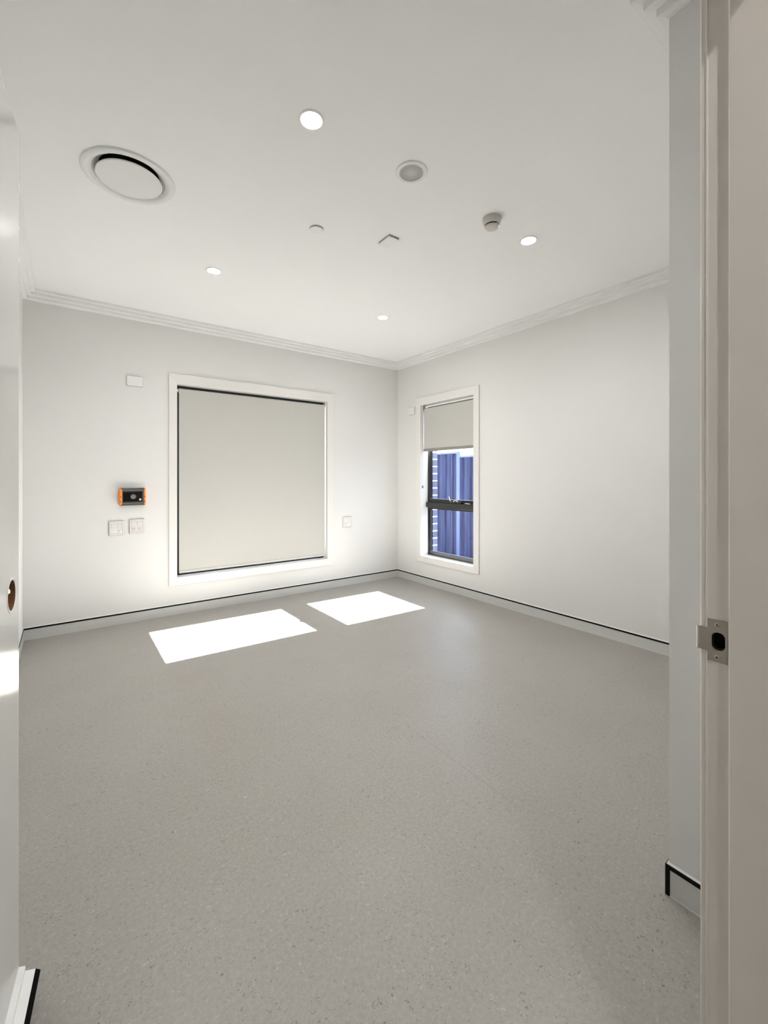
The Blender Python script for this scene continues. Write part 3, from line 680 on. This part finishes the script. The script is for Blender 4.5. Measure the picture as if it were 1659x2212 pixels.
def power_point(cx_, cz_, w_, h_, label, sock, skip_first=False):
    t = tag(empty('power_outlet', (cx_, YB, cz_)), label, 'power outlet', 'power outlets below the orange panel')
    F = on_back(cx_, cz_)
    bm = new(); slab(bm, rrect(w_, h_, 0.004), F, [(0, 0), (0, 0.007), (0.005, 0.0120), (0.010, 0.0125), (0.0115, 0.0085)]); obj('plate', bm, M['plastic'], t, smooth=True)
    obj('shadow_gap', slab(new(), rrect(w_ + 0.003, h_ + 0.003, 0.004), F, [(0, 0), (0, 0.003)]), M['bracket'], t)  # slightly larger grey slab paints a shadow line round the outlet
    for sx in (-1, 1):
        a_ = sx * 0.0215; 
        G = on_back(cx_ + a_, cz_ + 0.0200)
        bm = new(); slab(bm, rrect(0.037, 0.031, 0.010, 8), G, [(0, 0.008), (0, 0.0125), (0.002, 0.0145)]); obj('rocker_switch', bm, M['plastic'], t, smooth=True)
        G = on_back(cx_ + a_, cz_ - 0.0230)
        bm = new(); slab(bm, rrect(0.034, 0.034, 0.006), G, [(0, 0.008), (0, 0.0098), (0.001, 0.0105)]); sk = obj('socket', bm, sock, t, smooth=True)
        for dx, dz, ang in ((-0.0072, 0.0055, 0.52), (0.0072, 0.0055, -0.52), (0.0, -0.0085, 0)):
            bm = new(); ca, sa = math.cos(ang), math.sin(ang)
            q = [(-0.0014, -0.0040), (0.0014, -0.0040), (0.0014, 0.0040), (-0.0014, 0.0040)]
            q = [(dx + x_ * ca - z_ * sa, dz + x_ * sa + z_ * ca) for x_, z_ in q]
            prism(bm, [G(a, b, 0.0100) for a, b in q], [G(a, b, 0.0108) for a, b in q]); obj('pin_slot', bm, M['slot'], sk)
    return t
power_point(0.353, 0.813, 0.111, 0.121, 'left double power outlet below the orange panel, bright white sockets', M['plastic_w'])
power_point(0.502, 0.820, 0.113, 0.123, 'right double power outlet below the orange panel, nearer the wide window', M['plastic'])
# single outlet between the wide window and the corner
cx_, cz_ = 2.623, 0.7285
t = tag(empty('power_outlet', (cx_, YB, cz_)), 'small power outlet between the wide window and the room corner', 'power outlet')
F = on_back(cx_, cz_)
bm = new(); slab(bm, rrect(0.115, 0.119, 0.004), F, [(0, 0), (0, 0.008), (0.003, 0.0125), (0.006, 0.0125), (0.0075, 0.009)]); obj('plate', bm, M['plastic'], t, smooth=True)
bm = new(); slab(bm, rrect(0.034, 0.034, 0.010, 8), on_back(cx_ - 0.022, cz_ + 0.020), [(0, 0.008), (0, 0.013), (0.002, 0.015)]); obj('rocker_switch', bm, M['plastic_w'], t, smooth=True)
bm = new(); lathe(bm, [(0, 0.008), (0.015, 0.008), (0.015, 0.0125), (0.012, 0.0145), (0, 0.0145)], (cx_ + 0.022, YB, cz_ + 0.010), 'Y', 32, -1); obj('round_switch', bm, M['plastic'], t, smooth=True)
obj('shadow_gap', slab(new(), rrect(0.118, 0.122, 0.004), F, [(0, 0), (0, 0.003)]), M['bracket'], t)  # grey slab as a painted shadow edge round the plate
G = on_back(cx_ - 0.022, cz_ - 0.026)
bm = new(); slab(bm, rrect(0.034, 0.036, 0.005), G, [(0, 0.008), (0, 0.0098), (0.001, 0.0105)]); sk = obj('socket', bm, M['plastic'], t, smooth=True)
for dx, dz, ang in ((-0.0075, 0.009, 1.2), (0.0075, 0.009, -1.2), (0.0, -0.0075, 0)):
    bm = new(); ca, sa = math.cos(ang), math.sin(ang)
    q = [(dx + x_ * ca - z_ * sa, dz + x_ * sa + z_ * ca) for x_, z_ in [(-0.0014, -0.0040), (0.0014, -0.0040), (0.0014, 0.0040), (-0.0014, 0.0040)]]
    prism(bm, [G(a, b, 0.0100) for a, b in q], [G(a, b, 0.0108) for a, b in q]); obj('pin_slot', bm, M['bracket'], sk)
bm = new(); slab(bm, rrect(0.028, 0.020, 0.003), on_back(cx_ + 0.022, cz_ - 0.032), [(0, 0.008), (0, 0.0105)]); obj('blank_insert', bm, M['plastic_w'], t)

# ------------------------------------------------------------------ fence outside the narrow window
FX = 6.0
def sheet(y0_, y1_, zt_):
    """trapezoid-ribbed steel sheet, 1 mm thick, ribs every 205 mm"""
    bm = new(); p = 0.205; prof = [(0, 0), (0.055, 0), (0.075, 0.032), (0.120, 0.032), (0.140, 0), (0.172, 0), (0.176, 0.006), (0.186, 0.006), (0.190, 0)]
    pts = []; y_ = y0_
    while y_ < y1_:
        for a, b in prof:
            if y_ + a <= y1_: pts.append((y_ + a, b))
        y_ += p
    pts.append((y1_, 0))
    f = [(FX + b, a) for a, b in pts]; back = [(FX + b + 0.0015, a) for a, b in pts]
    va = [bm.verts.new((x_, y_, -0.25)) for x_, y_ in f]; vb = [bm.verts.new((x_, y_, zt_)) for x_, y_ in f]
    vc = [bm.verts.new((x_, y_, -0.25)) for x_, y_ in back]; vd = [bm.verts.new((x_, y_, zt_)) for x_, y_ in back]
    for k in range(len(f) - 1):
        bm.faces.new((va[k], va[k + 1], vb[k + 1], vb[k])); bm.faces.new((vc[k], vd[k], vd[k + 1], vc[k + 1])); bm.faces.new((vb[k], vb[k + 1], vd[k + 1], vd[k]))
    return bm
fe = tag(empty('steel_fence', (FX, 4, -0.32)), 'blue ribbed steel fence outside the narrow window', 'fence')
spans = [(-1.66, 0.76, 1.655), (0.80, 3.22, 1.655), (3.26, 5.68, 1.655), (5.76, 8.18, 1.735), (8.22, 10.64, 1.735)]
for i, (a, b, zt_) in enumerate(spans):
    pn = obj('fence_panel', sheet(a, b, zt_ - 0.01), M['fence'], fe)
    obj('top_rail', box(new(), FX - 0.020, FX + 0.052, a, b, zt_ - 0.030, zt_), M['post'], pn, bevel=0.003)
    obj('bottom_rail', box(new(), FX - 0.020, FX + 0.052, a, b, -0.31, -0.25), M['post'], pn, bevel=0.003)
    if i < len(spans) - 1:
        bm = box(new(), FX - 0.026, FX + 0.058, b - 0.002, spans[i + 1][0] + 0.002, -0.32, max(zt_, spans[i + 1][2]) + 0.006); obj('post', bm, M['post'], fe, bevel=0.006)
